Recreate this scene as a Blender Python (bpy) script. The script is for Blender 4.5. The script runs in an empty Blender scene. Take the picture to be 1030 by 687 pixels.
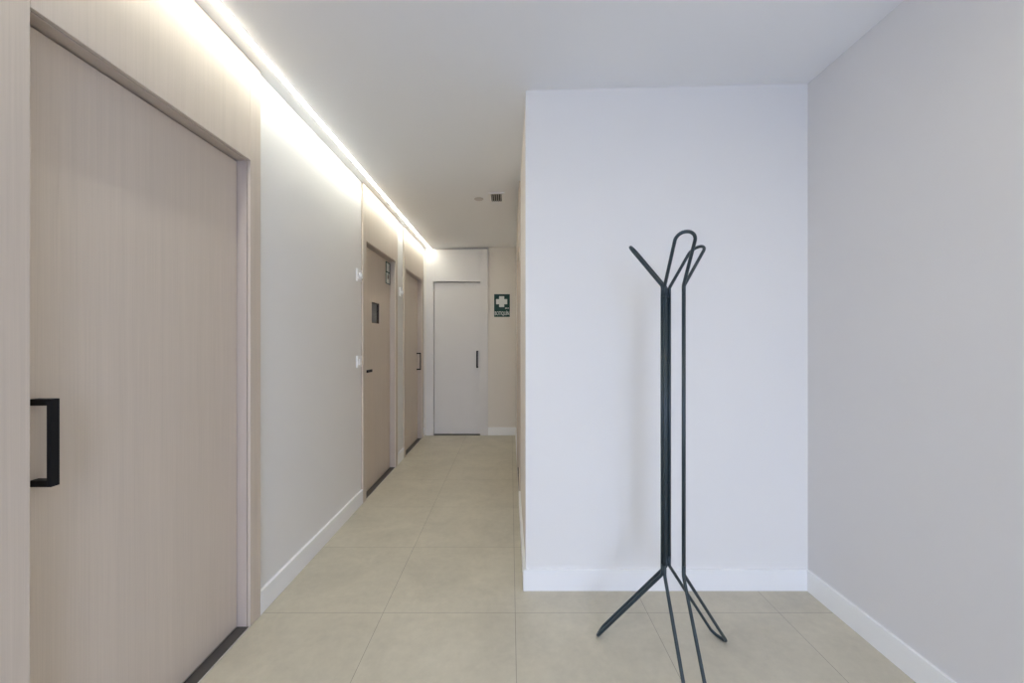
import bpy, bmesh, math
from mathutils import Vector, Matrix
sc = bpy.context.scene
COL = sc.collection
H = 1.245            # eye height
F = 410.0            # focal length in pixels of the 1030 px wide frame
def cz(x): return 2.502 + 0.0245 * x      # underside of the slightly sloping ceiling

LED_C, LED_S = (1.0, 1.0, .885), 54
LAMP_C, LAMP_S = (1.0, .86, .52), 92
SKY, GROUND = (10.2, 12.1, 16.9), (2.7, 3.7, 6.4)

# ------------------------------------------------------------------ materials
def mat(name, color, rough=0.6, spec=0.5, metal=0.0, bump=0.0, bscale=200, vary=0.0, vscale=3.0, emit=None, estr=0):
    m = bpy.data.materials.new(name); m.use_nodes = True
    nt = m.node_tree; n = nt.nodes; l = nt.links
    p = n['Principled BSDF']
    p.inputs['Base Color'].default_value = (*color, 1)
    p.inputs['Roughness'].default_value = rough
    p.inputs['Specular IOR Level'].default_value = spec
    p.inputs['Metallic'].default_value = metal
    if emit:
        p.inputs['Emission Color'].default_value = (*emit, 1)
        p.inputs['Emission Strength'].default_value = estr
    tc = n.new('ShaderNodeTexCoord')
    if vary:
        t = n.new('ShaderNodeTexNoise'); t.inputs['Scale'].default_value = vscale; t.inputs['Detail'].default_value = 4
        l.new(tc.outputs['Object'], t.inputs['Vector'])
        r = n.new('ShaderNodeMapRange'); r.inputs['From Min'].default_value = .3; r.inputs['From Max'].default_value = .7
        r.inputs['To Min'].default_value = 1 - vary; r.inputs['To Max'].default_value = 1 + vary
        l.new(t.outputs['Fac'], r.inputs['Value'])
        v = n.new('ShaderNodeVectorMath'); v.operation = 'SCALE'; v.inputs[0].default_value = color
        l.new(r.outputs['Result'], v.inputs['Scale']); l.new(v.outputs[0], p.inputs['Base Color'])
    if bump:
        t = n.new('ShaderNodeTexNoise'); t.inputs['Scale'].default_value = bscale; t.inputs['Detail'].default_value = 3
        l.new(tc.outputs['Object'], t.inputs['Vector'])
        b = n.new('ShaderNodeBump'); b.inputs['Strength'].default_value = bump; b.inputs['Distance'].default_value = .001
        l.new(t.outputs['Fac'], b.inputs['Height']); l.new(b.outputs['Normal'], p.inputs['Normal'])
    return m

def wood(name, base, vary=.09):
    m = bpy.data.materials.new(name); m.use_nodes = True
    nt = m.node_tree; n = nt.nodes; l = nt.links; p = n['Principled BSDF']
    p.inputs['Roughness'].default_value = .5; p.inputs['Specular IOR Level'].default_value = .35
    tc = n.new('ShaderNodeTexCoord')
    def noise(sc_, z, det, off):
        mp = n.new('ShaderNodeMapping'); mp.inputs['Scale'].default_value = (sc_, sc_, z); mp.inputs['Location'].default_value = (off, off, off)
        t = n.new('ShaderNodeTexNoise'); t.inputs['Scale'].default_value = 1; t.inputs['Detail'].default_value = det
        l.new(tc.outputs['Object'], mp.inputs['Vector']); l.new(mp.outputs['Vector'], t.inputs['Vector'])
        return t.outputs['Fac']
    def mad(a, k, b):
        x = n.new('ShaderNodeMath'); x.operation = 'MULTIPLY_ADD'; x.inputs[1].default_value = k
        l.new(a, x.inputs[0])
        if isinstance(b, float): x.inputs[2].default_value = b
        else: l.new(b, x.inputs[2])
        return x.outputs[0]
    f1 = noise(320, 3.0, 3, 0); f2 = noise(45, .7, 4, 7); f3 = noise(7, .35, 2, 3)
    s = mad(f1, vary * 2.0, mad(f2, vary * 1.3, mad(f3, vary * .7, 1 - vary * 2.0)))
    v = n.new('ShaderNodeVectorMath'); v.operation = 'SCALE'; v.inputs[0].default_value = base
    l.new(s, v.inputs['Scale']); l.new(v.outputs[0], p.inputs['Base Color'])
    b = n.new('ShaderNodeBump'); b.inputs['Strength'].default_value = .15; b.inputs['Distance'].default_value = .0006
    l.new(f1, b.inputs['Height']); l.new(b.outputs['Normal'], p.inputs['Normal'])
    return m

def floor_mat():
    m = bpy.data.materials.new('beige_porcelain_tiles'); m.use_nodes = True
    nt = m.node_tree; n = nt.nodes; l = nt.links; p = n['Principled BSDF']
    tc = n.new('ShaderNodeTexCoord')
    mp = n.new('ShaderNodeMapping'); mp.inputs['Location'].default_value = (-.022, -1.870, 0)
    l.new(tc.outputs['Object'], mp.inputs['Vector'])
    br = n.new('ShaderNodeTexBrick'); br.offset = 0; br.squash = 1
    br.inputs['Scale'].default_value = 1; br.inputs['Brick Width'].default_value = .606; br.inputs['Row Height'].default_value = .598
    br.inputs['Mortar Size'].default_value = .0014; br.inputs['Mortar Smooth'].default_value = .3; br.inputs['Bias'].default_value = 0
    base = Vector((.525, .486, .392))
    br.inputs['Color1'].default_value = (*(base * .985), 1); br.inputs['Color2'].default_value = (*(base * 1.015), 1)
    br.inputs['Mortar'].default_value = (.27, .245, .20, 1)
    l.new(mp.outputs['Vector'], br.inputs['Vector'])
    def noise(s, d, dist=0):
        t = n.new('ShaderNodeTexNoise'); t.inputs['Scale'].default_value = s; t.inputs['Detail'].default_value = d
        t.inputs['Roughness'].default_value = .65; t.inputs['Distortion'].default_value = dist
        l.new(tc.outputs['Object'], t.inputs['Vector']); return t.outputs['Fac']
    a = noise(3.2, 6, .6); b = noise(26, 5)
    def mad(a, k, b):
        x = n.new('ShaderNodeMath'); x.operation = 'MULTIPLY_ADD'; x.inputs[1].default_value = k
        l.new(a, x.inputs[0])
        if isinstance(b, float): x.inputs[2].default_value = b
        else: l.new(b, x.inputs[2])
        return x.outputs[0]
    s = mad(a, .50, mad(b, .24, .63))
    v = n.new('ShaderNodeVectorMath'); v.operation = 'SCALE'
    l.new(br.outputs['Color'], v.inputs[0]); l.new(s, v.inputs['Scale']); l.new(v.outputs[0], p.inputs['Base Color'])
    p.inputs['Roughness'].default_value = .42; p.inputs['Specular IOR Level'].default_value = .4
    bp = n.new('ShaderNodeBump'); bp.inputs['Strength'].default_value = .3; bp.inputs['Distance'].default_value = .0008; bp.invert = True
    l.new(br.outputs['Fac'], bp.inputs['Height']); l.new(bp.outputs['Normal'], p.inputs['Normal'])
    return m

M = dict(
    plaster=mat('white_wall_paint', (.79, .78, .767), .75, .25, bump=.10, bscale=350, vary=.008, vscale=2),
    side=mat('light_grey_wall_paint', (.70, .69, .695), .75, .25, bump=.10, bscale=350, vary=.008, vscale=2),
    sand=mat('warm_wall_paint', (.74, .70, .645), .75, .25, bump=.10, bscale=350),
    ceil=mat('ceiling_paint', (.85, .86, .88), .85, .15, bump=.08, bscale=300),
    skirt=mat('white_skirting_lacquer', (.86, .865, .87), .4, .4),
    wood=wood('bleached_oak_veneer', (.615, .535, .455)),
    liner=wood('pale_jamb_veneer', (.53, .455, .40), .05),
    white=mat('white_door_laminate', (.70, .68, .66), .5, .35, vary=.01, vscale=5),
    black=mat('matt_black_metal', (.007, .007, .008), .55, .2),
    track=mat('dark_floor_channel', (.10, .093, .088), .45, .4, metal=.3),
    alu=mat('brushed_edge_trim', (.62, .61, .59), .4, .5, metal=.5),
    rod=mat('dark_green_powder_coat', (.021, .037, .046), .38, .5, bump=.05, bscale=600),
    plastic=mat('white_plastic', (.84, .84, .85), .35, .45),
    grille=mat('dark_grille_void', (.05, .048, .045), .7, .2),
    slat=mat('grey_vent_slats', (.42, .41, .39), .5, .3),
    green=mat('sign_green', (.008, .048, .036), .4, .3),
    pale=mat('sign_white', (.70, .72, .68), .4, .4),
    glass=mat('smoked_door_glass', (.075, .078, .072), .15, .5),
    bead=mat('dark_brown_glazing_bead', (.06, .042, .032), .5, .3),
    diff=mat('glowing_diffuser', (.9, .9, .9), .5, .2, emit=LED_C, estr=LED_S),
    lamp=mat('glowing_lamp_lens', (.9, .9, .9), .5, .2, emit=LAMP_C, estr=LAMP_S),
    floor=floor_mat(),
)

# ------------------------------------------------------------------ mesh helpers
def box(bm, x0, x1, y0, y1, z0, z1, bev=0.0, seg=2, topx=None):
    vs = [bm.verts.new((x, y, z)) for x in (x0, x1) for y in (y0, y1) for z in (z0, z1)]
    if topx:
        for v in vs:
            if v.co.z == z1: v.co.z = topx(v.co.x)
    q = [(0,1,3,2), (4,6,7,5), (0,4,5,1), (2,3,7,6), (0,2,6,4), (1,5,7,3)]
    fs = [bm.faces.new([vs[i] for i in f]) for f in q]
    if bev:
        es = {e for f in fs for e in f.edges}
        bmesh.ops.bevel(bm, geom=list(es), offset=bev, segments=seg, affect='EDGES', profile=.5)

def make(name, bm, m, parent=None, kind=None, smooth=False, **props):
    bmesh.ops.recalc_face_normals(bm, faces=bm.faces[:])
    me = bpy.data.meshes.new(name); bm.to_mesh(me); bm.free()
    for mm in (m if isinstance(m, (list, tuple)) else [m]): me.materials.append(mm)
    if smooth:
        for p in me.polygons: p.use_smooth = True
    o = bpy.data.objects.new(name, me); COL.objects.link(o)
    if parent:
        o.parent = parent; o.matrix_parent_inverse = Matrix.Translation(-parent.location)
    if kind: o['kind'] = kind
    for k, v in props.items(): o[k] = v
    return o

def boxes(name, m, lst, parent=None, kind=None, bev=0.0, **props):
    bm = bmesh.new()
    for b in lst: box(bm, *b[:6], bev=bev, topx=(b[6] if len(b) > 6 else None))
    return make(name, bm, m, parent, kind, **props)

def empty(name, loc, **props):
    o = bpy.data.objects.new(name, None); COL.objects.link(o); o.location = loc; o.empty_display_size = .1
    for k, v in props.items(): o[k] = v
    return o

def tube(bm, pts, r, n=14, cap=True):
    pts = [Vector(p) for p in pts]
    t0 = (pts[1] - pts[0]).normalized()
    up = Vector((0, 0, 1)) if abs(t0.z) < .9 else Vector((1, 0, 0))
    u = t0.cross(up).normalized(); rings = []
    for i, p in enumerate(pts):
        a = (p - pts[i-1]).normalized() if i else t0
        b = (pts[i+1] - p).normalized() if i < len(pts) - 1 else a
        t = (a + b).normalized()
        u = (u - t * u.dot(t)).normalized(); w = t.cross(u)
        rings.append([bm.verts.new(p + u * math.cos(2*math.pi*k/n) * r + w * math.sin(2*math.pi*k/n) * r) for k in range(n)])
    for A, B in zip(rings, rings[1:]):
        for k in range(n): bm.faces.new((A[k], A[(k+1) % n], B[(k+1) % n], B[k]))
    if cap: bm.faces.new(rings[0][::-1]); bm.faces.new(rings[-1])

def fillet(pts, rads, seg=9):
    pts = [Vector(p) for p in pts]; out = [pts[0]]
    for i in range(1, len(pts) - 1):
        p, a, b = pts[i], (pts[i-1] - pts[i]), (pts[i+1] - pts[i])
        la, lb = a.length, b.length; a.normalize(); b.normalize()
        ang = a.angle(b); r = rads[i-1]
        d = min(r / math.tan(ang / 2), la * .499, lb * .499)
        r = d * math.tan(ang / 2)
        c = p + (a + b).normalized() * (r / math.sin(ang / 2))
        s, e = p + a * d - c, p + b * d - c
        tot = s.angle(e)
        for k in range(seg + 1):
            f = k / seg
            out.append(c + (s * math.sin((1-f) * tot) + e * math.sin(f * tot)) / math.sin(tot))
    out.append(pts[-1]); return out

def disc(bm, c, prof, n=40, mat_index=0):
    """lathe of a (radius, z) profile round the vertical through c"""
    rings = [[bm.verts.new((c[0] + r * math.cos(2*math.pi*k/n), c[1] + r * math.sin(2*math.pi*k/n), c[2] + z)) for k in range(n)] for r, z in prof]
    for A, B in zip(rings, rings[1:]):
        for k in range(n): bm.faces.new((A[k], A[(k+1) % n], B[(k+1) % n], B[k]))
    bm.faces.new(rings[0]); bm.faces.new(rings[-1])

# ------------------------------------------------------------------ room shell
XL, XP, XR = -1.150, 0.077, 1.492          # left plaster, partition side, right wall
XW = -1.135                                # face of the wood surrounds
YF, YE, YB = 2.045, 5.42, -3.3             # partition front, corridor end, back of the lobby
boxes('floor', M['floor'], [(-1.6, 2.0, YB - .3, 5.9, -.12, 0)], kind='structure')
bm = bmesh.new(); box(bm, -1.6, 2.0, YB - .3, 5.9, 2.3, 2.8)
for v in bm.verts:
    if v.co.z < 2.5: v.co.z = cz(v.co.x)
make('ceiling', bm, M['ceil'], kind='structure')
T = lambda x: cz(x) + .04
# left wall: plaster stretches between the wood door surrounds, solid backing behind
D1, D2, D3, D4 = (.890, .966, 1.777, 1.853), (3.140, 3.215, 4.030, 4.105), (4.350, 4.430, 5.235, 5.312), (3.110, 3.185, 4.020, 4.095)
segs = [(YB, D1[0]), (D1[3], D2[0]), (D2[3], D3[0]), (D3[3], YE + .05)]
boxes('wall_left', M['plaster'], [(-1.50, -1.30, YB, YE + .05, 0, 2.5, T)] +
      [(-1.30, XL, a, b, 0, 2.5, T) for a, b in segs], kind='structure')
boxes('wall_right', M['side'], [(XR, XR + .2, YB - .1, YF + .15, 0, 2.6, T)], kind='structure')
boxes('wall_partition', M['plaster'], [(XP, XR + .2, YF, YF + .12, 0, 2.6, T)], kind='structure')
boxes('wall_corridor', M['sand'], [(XP, XP + .16, YF + .12, D4[0], 0, 2.6, T), (XP, XP + .16, D4[3], YE + .05, 0, 2.6, T),
      (XP + .16, XP + .26, YF + .12, YE + .05, 0, 2.6, T)], kind='structure')
# end wall, with a recess for its door
EX0, EX1, EP = -1.018, -.401, -.296
boxes('wall_back', M['sand'], [(-1.5, XP + .3, YE + .12, YE + .3, 0, 2.6, T), (EP, XP + .02, YE, YE + .12, 0, 2.6, T),
      (-1.32, -1.118, YE, YE + .12, 0, 2.6, T)], kind='structure')
# lobby wall behind the viewpoint with its glazed opening
WX0, WX1, WZ0, WZ1 = -.20, 1.10, .04, 2.36
boxes('wall_front', M['plaster'], [(-1.5, WX0, YB - .2, YB, 0, 2.6, T), (WX1, XR + .2, YB - .2, YB, 0, 2.6, T),
      (WX0, WX1, YB - .2, YB, 0, WZ0), (WX0, WX1, YB - .2, YB, WZ1, 2.6, T)], kind='structure')
mid = (WX0 + WX1) / 2
boxes('window_1', M['skirt'], [(WX0, WX0 + .06, YB - .14, YB - .07, WZ0, WZ1), (WX1 - .06, WX1, YB - .14, YB - .07, WZ0, WZ1),
      (WX0 + .06, WX1 - .06, YB - .14, YB - .07, WZ0, WZ0 + .06), (WX0 + .06, WX1 - .06, YB - .14, YB - .07, WZ1 - .06, WZ1),
      (mid - .04, mid + .04, YB - .14, YB - .07, WZ0 + .06, WZ1 - .06)], kind='structure', bev=.003)

# skirting boards
BH, BT = .105, .013
def skirt(name, lst): boxes(name, M['skirt'], lst, kind='structure', bev=.0015)
skirt('baseboard_left', [(XL - .002, XL + BT + .003, a, b, 0, BH) for a, b in
      [(YB, D1[0]), (D1[3], D2[0]), (D2[3], D3[0]), (D3[3], YE - .022)]])
skirt('baseboard_right', [(XR - BT, XR + .002, YB, YF - BT, 0, BH)])
skirt('baseboard_partition', [(XP - BT, XR, YF - BT, YF + .002, 0, BH)])
skirt('baseboard_corridor', [(XP - BT, XP + .002, YF + .002, D4[0], 0, BH), (XP - BT, XP + .002, D4[3], YE - BT, 0, BH)])
skirt('baseboard_back', [(EP, XP - .001, YE - BT, YE + .002, 0, BH)])

# ------------------------------------------------------------------ doors
OH = 2.034
def side_door(name, d, sgn=-1):
    """flush wood surround + lined reveal + recessed leaf + floor channel. sgn -1: left wall, +1: corridor's right wall"""
    y0, a, b, y1 = d
    face = XW if sgn < 0 else XP - .012
    def bx(dx0, dx1, *r):          # dx = depth behind the face
        x0, x1 = face + sgn * dx0, face + sgn * dx1
        return (min(x0, x1), max(x0, x1), *r)
    root = empty(name, (face, (a + b) / 2, 0), kind='structure')
    top = lambda x: cz(x) + .003
    g = .0025
    boxes('surround', M['wood'], [bx(0, .0125, y0, a - g, 0, 2.47, top), bx(0, .0125, b + g, y1, 0, 2.47, top),
          bx(0, .0125, a - g + .0012, b + g - .0012, OH + g, 2.47, top)], root, bev=.0012)
    boxes('jamb', M['liner'], [bx(.0145, .140, y0 + .004, a, 0, 2.45), bx(.0145, .140, b, y1 - .004, 0, 2.45),
          bx(.0145, .140, a, b, OH, 2.45)], root, bev=.001)
    boxes('floor_track', M['track'], [bx(.004, .056, a, b, -.002, .0015)], root)
    boxes('edge_trim', M['alu'], [bx(.0005, .004, a, b, -.002, .003)], root)
    return root, face, bx

def leaf(bx, root, a, b, hole=None):
    z0, z1 = .006, OH - .006
    y0, y1 = a + .003, b - .003
    if not hole:
        boxes('leaf', M['wood'], [bx(.056, .096, y0, y1, z0, z1)], root, bev=.001); return
    h0, h1, k0, k1 = hole
    bm = bmesh.new()
    X0, X1, *_ = bx(.056, .096, 0, 0, 0, 0)
    ys, zs = [y0, h0, h1, y1], [z0, k0, k1, z1]
    vs = {(i, j, k): bm.verts.new((x, y, z)) for i, x in enumerate((X0, X1)) for j, y in enumerate(ys) for k, z in enumerate(zs)}
    for i in (0, 1):
        for j in range(3):
            for k in range(3):
                if (j, k) != (1, 1): bm.faces.new((vs[i,j,k], vs[i,j+1,k], vs[i,j+1,k+1], vs[i,j,k+1]))
    def wall(p, q): bm.faces.new((vs[0,*p], vs[1,*p], vs[1,*q], vs[0,*q]))
    for j in range(3): wall((j,0), (j+1,0)); wall((j,3), (j+1,3)); wall((0,j), (0,j+1)); wall((3,j), (3,j+1))
    wall((1,1), (2,1)); wall((1,2), (2,2)); wall((1,1), (1,2)); wall((2,1), (2,2))
    make('leaf', bm, M['wood'], root)

def pull(bx, root, yc, z0=.884, z1=1.102, depth=.056, w=.020, t=.011):
    """square-section D pull on the leaf: bar parallel to the leaf on two short legs"""
    p = .0535
    boxes('handle', M['black'], [bx(depth - p, depth - p + t, yc - w/2, yc + w/2, z0, z1),
          bx(depth - p + t, depth, yc - w/2, yc + w/2, z0, z0 + .016), bx(depth - p + t, depth, yc - w/2, yc + w/2, z1 - .016, z1)], root, bev=.0008)

r1, f1, bx1 = side_door('door_1', D1); leaf(bx1, r1, D1[1], D1[2]); pull(bx1, r1, 1.019)
HOLE = (3.500, 3.720, 1.405, 1.588)
r2, f2, bx2 = side_door('door_2', D2); leaf(bx2, r2, D2[1], D2[2], HOLE)
boxes('glass_pane', M['glass'], [bx2(.072, .077, *HOLE)], r2)
h0, h1, k0, k1 = HOLE
boxes('glazing_bead', M['bead'], [bx2(.064, .0715, h0, h0 + .007, k0, k1), bx2(.064, .0715, h1 - .014, h1, k0, k1),
      bx2(.064, .0715, h0 + .007, h1 - .014, k0, k0 + .007), bx2(.064, .0715, h0 + .007, h1 - .014, k1 - .007, k1)], r2)
bm = bmesh.new()                                 # lever handle
yl, zl = 3.262, 1.005
tube(bm, [(f2 - .056, yl, zl), (f2 - .049, yl, zl)], .025, 28)
tube(bm, [(f2 - .050, yl, zl), (f2 - .012, yl, zl)], .009, 16)
box(bm, f2 - .018, f2 - .004, yl - .010, yl + .105, zl - .011, zl + .011, bev=.003)
make('handle', bm, M['black'], r2)
r3, f3, bx3 = side_door('door_3', D3); leaf(bx3, r3, D3[1], D3[2]); pull(bx3, r3, 5.178)
r4, f4, bx4 = side_door('door_4', D4, +1); leaf(bx4, r4, D4[1], D4[2]); pull(bx4, r4, 3.25)

# white door in the end wall
EF = YE - .022; EH = 2.040
r5 = empty('door_5', ((EX0 + EX1) / 2, EF, 0), kind='structure')
top = lambda x: cz(x) + .003
boxes('surround', M['white'], [(-1.116, EX0, EF, YE + .115, 0, 2.47, top), (EX1, EP, EF, YE + .115, 0, 2.47, top),
      (EX0 + .0004, EX1 - .0004, EF, YE + .115, EH, 2.47, top)], r5, bev=.001)
boxes('head_rail', M['white'], [(EX0 - .016, EX1 + .012, EF - .005, EF + .004, EH, EH + .016)], r5, bev=.001)
boxes('leaf', M['white'], [(EX0 + .004, EX1 - .002, EF + .040, EF + .080, .012, EH - .006)], r5, bev=.001)
boxes('floor_track', M['track'], [(EX0, EX1, EF + .010, EF + .075, -.002, .002)], r5)
hx = -.440
boxes('handle', M['black'], [(hx - .010, hx + .010, EF - .014, EF - .003, .896, 1.122), (hx - .010, hx + .010, EF - .003, EF + .040, .896, .912),
      (hx - .010, hx + .010, EF - .003, EF + .040, 1.106, 1.122)], r5, bev=.0008)

# ------------------------------------------------------------------ linear light
LX = -1.066
lt = empty('linear_light', (LX, 1.5, cz(LX)), label='long thin glowing light strip running along the ceiling above the left-hand doors', category='ceiling light')
n = 12; bm = bmesh.new(); rings = []
for y in (YB + .3, YE - .025):
    rings.append([bm.verts.new((LX - .0105 * math.copysign(abs(math.cos(math.pi * k / n)) ** .6, math.cos(math.pi * k / n)), y,
                                cz(LX) + .0005 - .0056 * math.sin(math.pi * k / n) ** .6)) for k in range(n + 1)])
for k in range(n): bm.faces.new((rings[0][k], rings[0][k+1], rings[1][k+1], rings[1][k]))
bm.faces.new(rings[0][::-1]); bm.faces.new(rings[1]); bm.faces.new((rings[0][0], rings[1][0], rings[1][n], rings[0][n]))
make('diffuser', bm, M['diff'], lt, label='glowing white diffuser')
boxes('profile', M['plastic'], [(LX - .0125, LX - .0107, YB + .3, YE - .023, cz(LX) - .0015, cz(LX) + .003),
      (LX + .0107, LX + .0125, YB + .3, YE - .023, cz(LX) - .0015, cz(LX) + .003)], lt)

# ceiling lamps of the lobby, above and behind the viewpoint
def downlight(x, y, lab, r=.055):
    z = cz(x)
    t = empty('ceiling_lamp', (x, y, z), label=lab, category='ceiling light')
    bm = bmesh.new(); disc(bm, (x, y, z), [(r + .015, .004), (r + .015, -.006), (r + .010, -.009), (r, -.009), (r, -.004)])
    make('rim', bm, M['plastic'], t, smooth=False)
    bm = bmesh.new(); disc(bm, (x, y, z), [(r - .001, -.0045), (r - .001, -.0075)])
    make('lens', bm, M['lamp'], t, label='glowing round lens')
downlight(.74, .18, 'round glowing lamp in the lobby ceiling, the one farther from the coat stand')
downlight(1.06, .49, 'round glowing lamp in the lobby ceiling, the one nearer the coat stand')

# ------------------------------------------------------------------ small ceiling things
x, y = -.277, 3.571; z = cz(x)
bm = bmesh.new(); disc(bm, (x, y, z), [(.040, .003), (.040, -.003), (.037, -.006), (.022, -.0065), (.020, -.004), (.0, -.004001)][:5])
make('ceiling_speaker', bm, mat('grey_white_plastic', (.60, .57, .55), .5, .3), label='small round flat grey disc in the corridor ceiling beside the vent', category='ceiling disc')
vx0, vx1, vy0, vy1 = -.187, -.055, 3.425, 3.655
vz = cz((vx0 + vx1) / 2)
v = empty('ceiling_vent', ((vx0 + vx1) / 2, (vy0 + vy1) / 2, vz), label='small white air vent with dark slots in the corridor ceiling', category='vent')
fr = .021
boxes('frame', M['plastic'], [(vx0, vx0 + fr, vy0, vy1, vz - .009, vz + .002), (vx1 - fr, vx1, vy0, vy1, vz - .009, vz + .002),
      (vx0 + fr, vx1 - fr, vy0, vy0 + fr, vz - .009, vz + .002), (vx0 + fr, vx1 - fr, vy1 - fr, vy1, vz - .009, vz + .002)], v, bev=.0015)
boxes('backing', M['grille'], [(vx0 + fr, vx1 - fr, vy0 + fr, vy1 - fr, vz - .0015, vz + .001)], v)
for k in range(5):
    xc = vx0 + fr + (vx1 - vx0 - 2 * fr) * (k + .5) / 5
    boxes('slat', M['slat'], [(xc - .0035, xc + .0035, vy0 + fr, vy1 - fr, vz - .007, vz - .0016)], v)

# ------------------------------------------------------------------ wall devices on the left wall
def plate(name, y, z, w, h, label, cat, mode):
    t = empty(name, (XL, y, z), label=label, category=cat)
    boxes('plate', M['plastic'], [(XL - .001, XL + .010, y - w/2, y + w/2, z - h/2, z + h/2)], t, bev=.002)
    if mode == 'rocker':
        boxes('rocker', M['plastic'], [(XL + .010, XL + .0165, y - w * .16, y + w * .32, z - h * .28, z + h * .18)], t, bev=.002)
    else:
        bm = bmesh.new()
        tube(bm, [(XL + .010, y + w*.08, z - h * .04), (XL + .020, y + w*.08, z - h * .04)], h * .27, 28)
        tube(bm, [(XL + .020, y + w*.08, z - h * .04), (XL + .026, y + w*.08, z - h * .04)], h * .20, 28)
        make('button', bm, M['plastic'], t)
plate('wall_alarm', 3.085, 1.745, .088, .092, 'white square alarm button high on the wall left of the door with the little window', 'alarm', 'round')
plate('light_switch', 3.085, 1.093, .088, .088, 'white light switch beside the door with the little window, below the alarm button', 'switch', 'rocker')
plate('wall_sensor', 4.262, 1.762, .085, .088, 'white square device on the narrow wall strip between the two far wood doors', 'sensor', 'round')

# ------------------------------------------------------------------ signs
def text_mesh(body, w, h):
    cu = bpy.data.curves.new('lettering', 'FONT'); cu.body = body; cu.align_x = 'CENTER'; cu.size = 1; cu.offset = .012; cu.extrude = 0.0; cu.resolution_u = 3
    o = bpy.data.objects.new('tmp', cu); COL.objects.link(o)
    dg = bpy.context.evaluated_depsgraph_get(); me = bpy.data.meshes.new_from_object(o.evaluated_get(dg))
    bpy.data.objects.remove(o)
    xs = [v.co.x for v in me.vertices]; ys = [v.co.y for v in me.vertices]
    sx = w / (max(xs) - min(xs)); sy = h / (max(ys) - min(ys)); cx = (max(xs) + min(xs)) / 2; y0 = min(ys)
    for v_ in me.vertices: v_.co = ((v_.co.x - cx) * sx, (v_.co.y - y0) * sy, 0)
    return me
sx0, sx1, sz0, sz1 = -.216, -.008, 1.572, 1.874
sy = YE - .004
s = empty('first_aid_sign', ((sx0 + sx1) / 2, YE, sz0), label='dark green first aid sign with a white cross right of the white end door', category='sign')
boxes('panel', M['green'], [(sx0, sx1, sy, YE + .001, sz0, sz1)], s, bev=.0008)
cxm, czm = -.116, sz1 - .100
boxes('cross', M['pale'], [(cxm - .074, cxm + .074, sy - .001, sy, czm - .034, czm + .034), (cxm - .034, cxm + .034, sy - .001, sy, czm + .034, czm + .072),
      (cxm - .034, cxm + .034, sy - .001, sy, czm - .072, czm - .034)], s, label='white cross')
def put_text(body, w, h, cx, z, parent, y):
    me = text_mesh(body, w, h); me.materials.clear(); me.materials.append(M['pale'])
    o = bpy.data.objects.new('lettering', me); COL.objects.link(o)
    o.parent = parent; o.location = Vector((cx, y, z)) - parent.location; o.rotation_euler = (math.pi/2, 0, 0); return o
put_text('BOTIQU\u00cdN', .192, .074, (sx0 + sx1) / 2, sz0 + .012, s, sy - .0006)
boxes('code_mark', M['pale'], [(-.070 + k * .018, -.061 + k * .018, sy - .001, sy, sz0 + .106, sz0 + .124) for k in range(3)], s)

LXF = XW - .056                                   # face of the door leaf
s2 = empty('restroom_sign', (LXF, 3.95, 1.8), label='small green-bordered pictogram sign high on the wood door with the little window', category='sign')
boxes('panel', M['green'], [(LXF - .0005, LXF + .006, 3.888, 4.018, 1.800, 2.012)], s2, bev=.0006)
boxes('upper_field', M['pale'], [(LXF + .006, LXF + .0068, 3.897, 3.985, 1.920, 2.000)], s2)
boxes('lower_field', M['pale'], [(LXF + .006, LXF + .0068, 3.893, 3.990, 1.808, 1.906)], s2)
bm = bmesh.new(); box(bm, LXF + .0068, LXF + .0074, 3.925, 3.955, 1.850, 1.885); tube(bm, [(LXF + .0068, 3.940, 1.892), (LXF + .0074, 3.940, 1.892)], .009, 14)
make('pictogram', bm, M['black'], s2)

# ------------------------------------------------------------------ coat stand
C = Vector((.625, 1.580)); DEL = math.radians(-3)
RR, W_ = .0063, .070
d0 = W_ / (2 * math.sqrt(3)) + .0068
ZT, ZB = 1.458, .352
rack = empty('coat_stand', (C.x, C.y, 0), label='dark green bent-wire coat stand with three looped hooks and three looped feet', category='coat stand')
for ang in (150, 270, 30):
    a = math.radians(ang) + DEL
    nrm = Vector((math.cos(a), math.sin(a))); tan = Vector((-nrm.y, nrm.x))
    def P(rad, s_, z, w=W_): 
        q = C + nrm * rad + tan * (s_ * w / 2); return (q.x, q.y, z)
    hook = fillet([P(d0, -1, ZT - .04), P(d0, -1, ZT), P(.157, -1, 1.629), P(.157, 1, 1.629), P(d0, 1, ZT), P(d0, 1, ZT - .04)], [.02, .034, .034, .02], 10)
    bm = bmesh.new(); tube(bm, hook, RR, 16); make('hook', bm, M['rod'], rack, smooth=True)
    fr_ = .282 if ang == 30 else .292
    foot = fillet([P(d0, -1, ZB + .04), P(d0, -1, ZB), P(fr_, -1, RR), P(fr_, 1, RR), P(d0, 1, ZB), P(d0, 1, ZB + .04)], [.02, .022, .022, .02], 10)
    bm = bmesh.new(); tube(bm, foot, RR, 16); make('foot', bm, M['rod'], rack, smooth=True)
    for s_ in (-1, 1):
        bm = bmesh.new(); tube(bm, [P(d0, s_, ZB + .04), P(d0, s_, ZT - .04)], RR, 16); make('upright', bm, M['rod'], rack, smooth=True)
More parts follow.
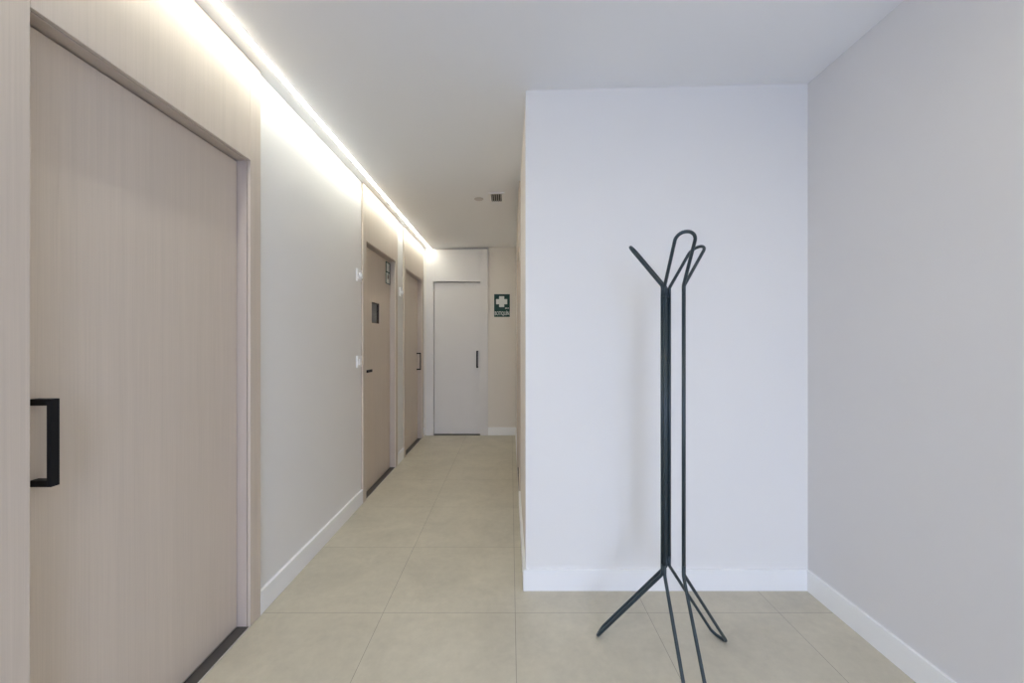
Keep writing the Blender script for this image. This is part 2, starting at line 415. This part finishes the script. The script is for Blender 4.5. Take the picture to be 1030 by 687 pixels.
for ang in (210, 330, 90):                        # small welds that tie neighbouring uprights
    a = math.radians(ang) + DEL; nrm = Vector((math.cos(a), math.sin(a)))
    q = C + nrm * .0425
    for z in (.372, .685, 1.17, 1.425):
        bm = bmesh.new(); tube(bm, [(q.x, q.y, z - .004), (q.x, q.y, z + .004)], .0045, 12); make('weld', bm, M['rod'], rack)

# ------------------------------------------------------------------ daylight
w = bpy.data.worlds.new('sky'); sc.world = w; w.use_nodes = True
wn = w.node_tree.nodes; wl = w.node_tree.links
tc = wn.new('ShaderNodeTexCoord'); sp = wn.new('ShaderNodeSeparateXYZ'); wl.new(tc.outputs['Generated'], sp.inputs[0])
mr = wn.new('ShaderNodeMapRange'); mr.inputs['From Min'].default_value = -.03; mr.inputs['From Max'].default_value = .03
wl.new(sp.outputs['Z'], mr.inputs['Value'])
mx = wn.new('ShaderNodeMix'); mx.data_type = 'RGBA'; mx.inputs['A'].default_value = (*GROUND, 1); mx.inputs['B'].default_value = (*SKY, 1)
wl.new(mr.outputs['Result'], mx.inputs['Factor']); wl.new(mx.outputs['Result'], wn['Background'].inputs['Color'])
la = bpy.data.lights.new('window_portal', 'AREA'); la.shape = 'RECTANGLE'; la.size = WX1 - WX0; la.size_y = WZ1 - WZ0
la.cycles.is_portal = True
lo = bpy.data.objects.new('window_portal', la); COL.objects.link(lo)
lo.location = (mid, YB - .2, (WZ0 + WZ1) / 2); lo.rotation_euler = (math.pi/2, 0, 0)   # faces +Y, into the room

# ------------------------------------------------------------------ camera and colour
cam = bpy.data.cameras.new('camera'); co = bpy.data.objects.new('camera', cam); COL.objects.link(co)
cam.sensor_fit = 'HORIZONTAL'; cam.sensor_width = 36; cam.lens = 36 * F / 1030
cam.shift_x = (515 - 513.4) / 1030; cam.clip_start = .02
co.location = (0, 0, H); co.rotation_euler = (math.pi/2, 0, 0)
sc.camera = co
vs = sc.view_settings
vs.view_transform = 'Standard'; vs.look = 'None'; vs.gamma = 1; vs.use_curve_mapping = False; vs.exposure = 0.0
sc.cycles.max_bounces = 14; sc.cycles.diffuse_bounces = 10; sc.cycles.caustics_reflective = False; sc.cycles.caustics_refractive = False
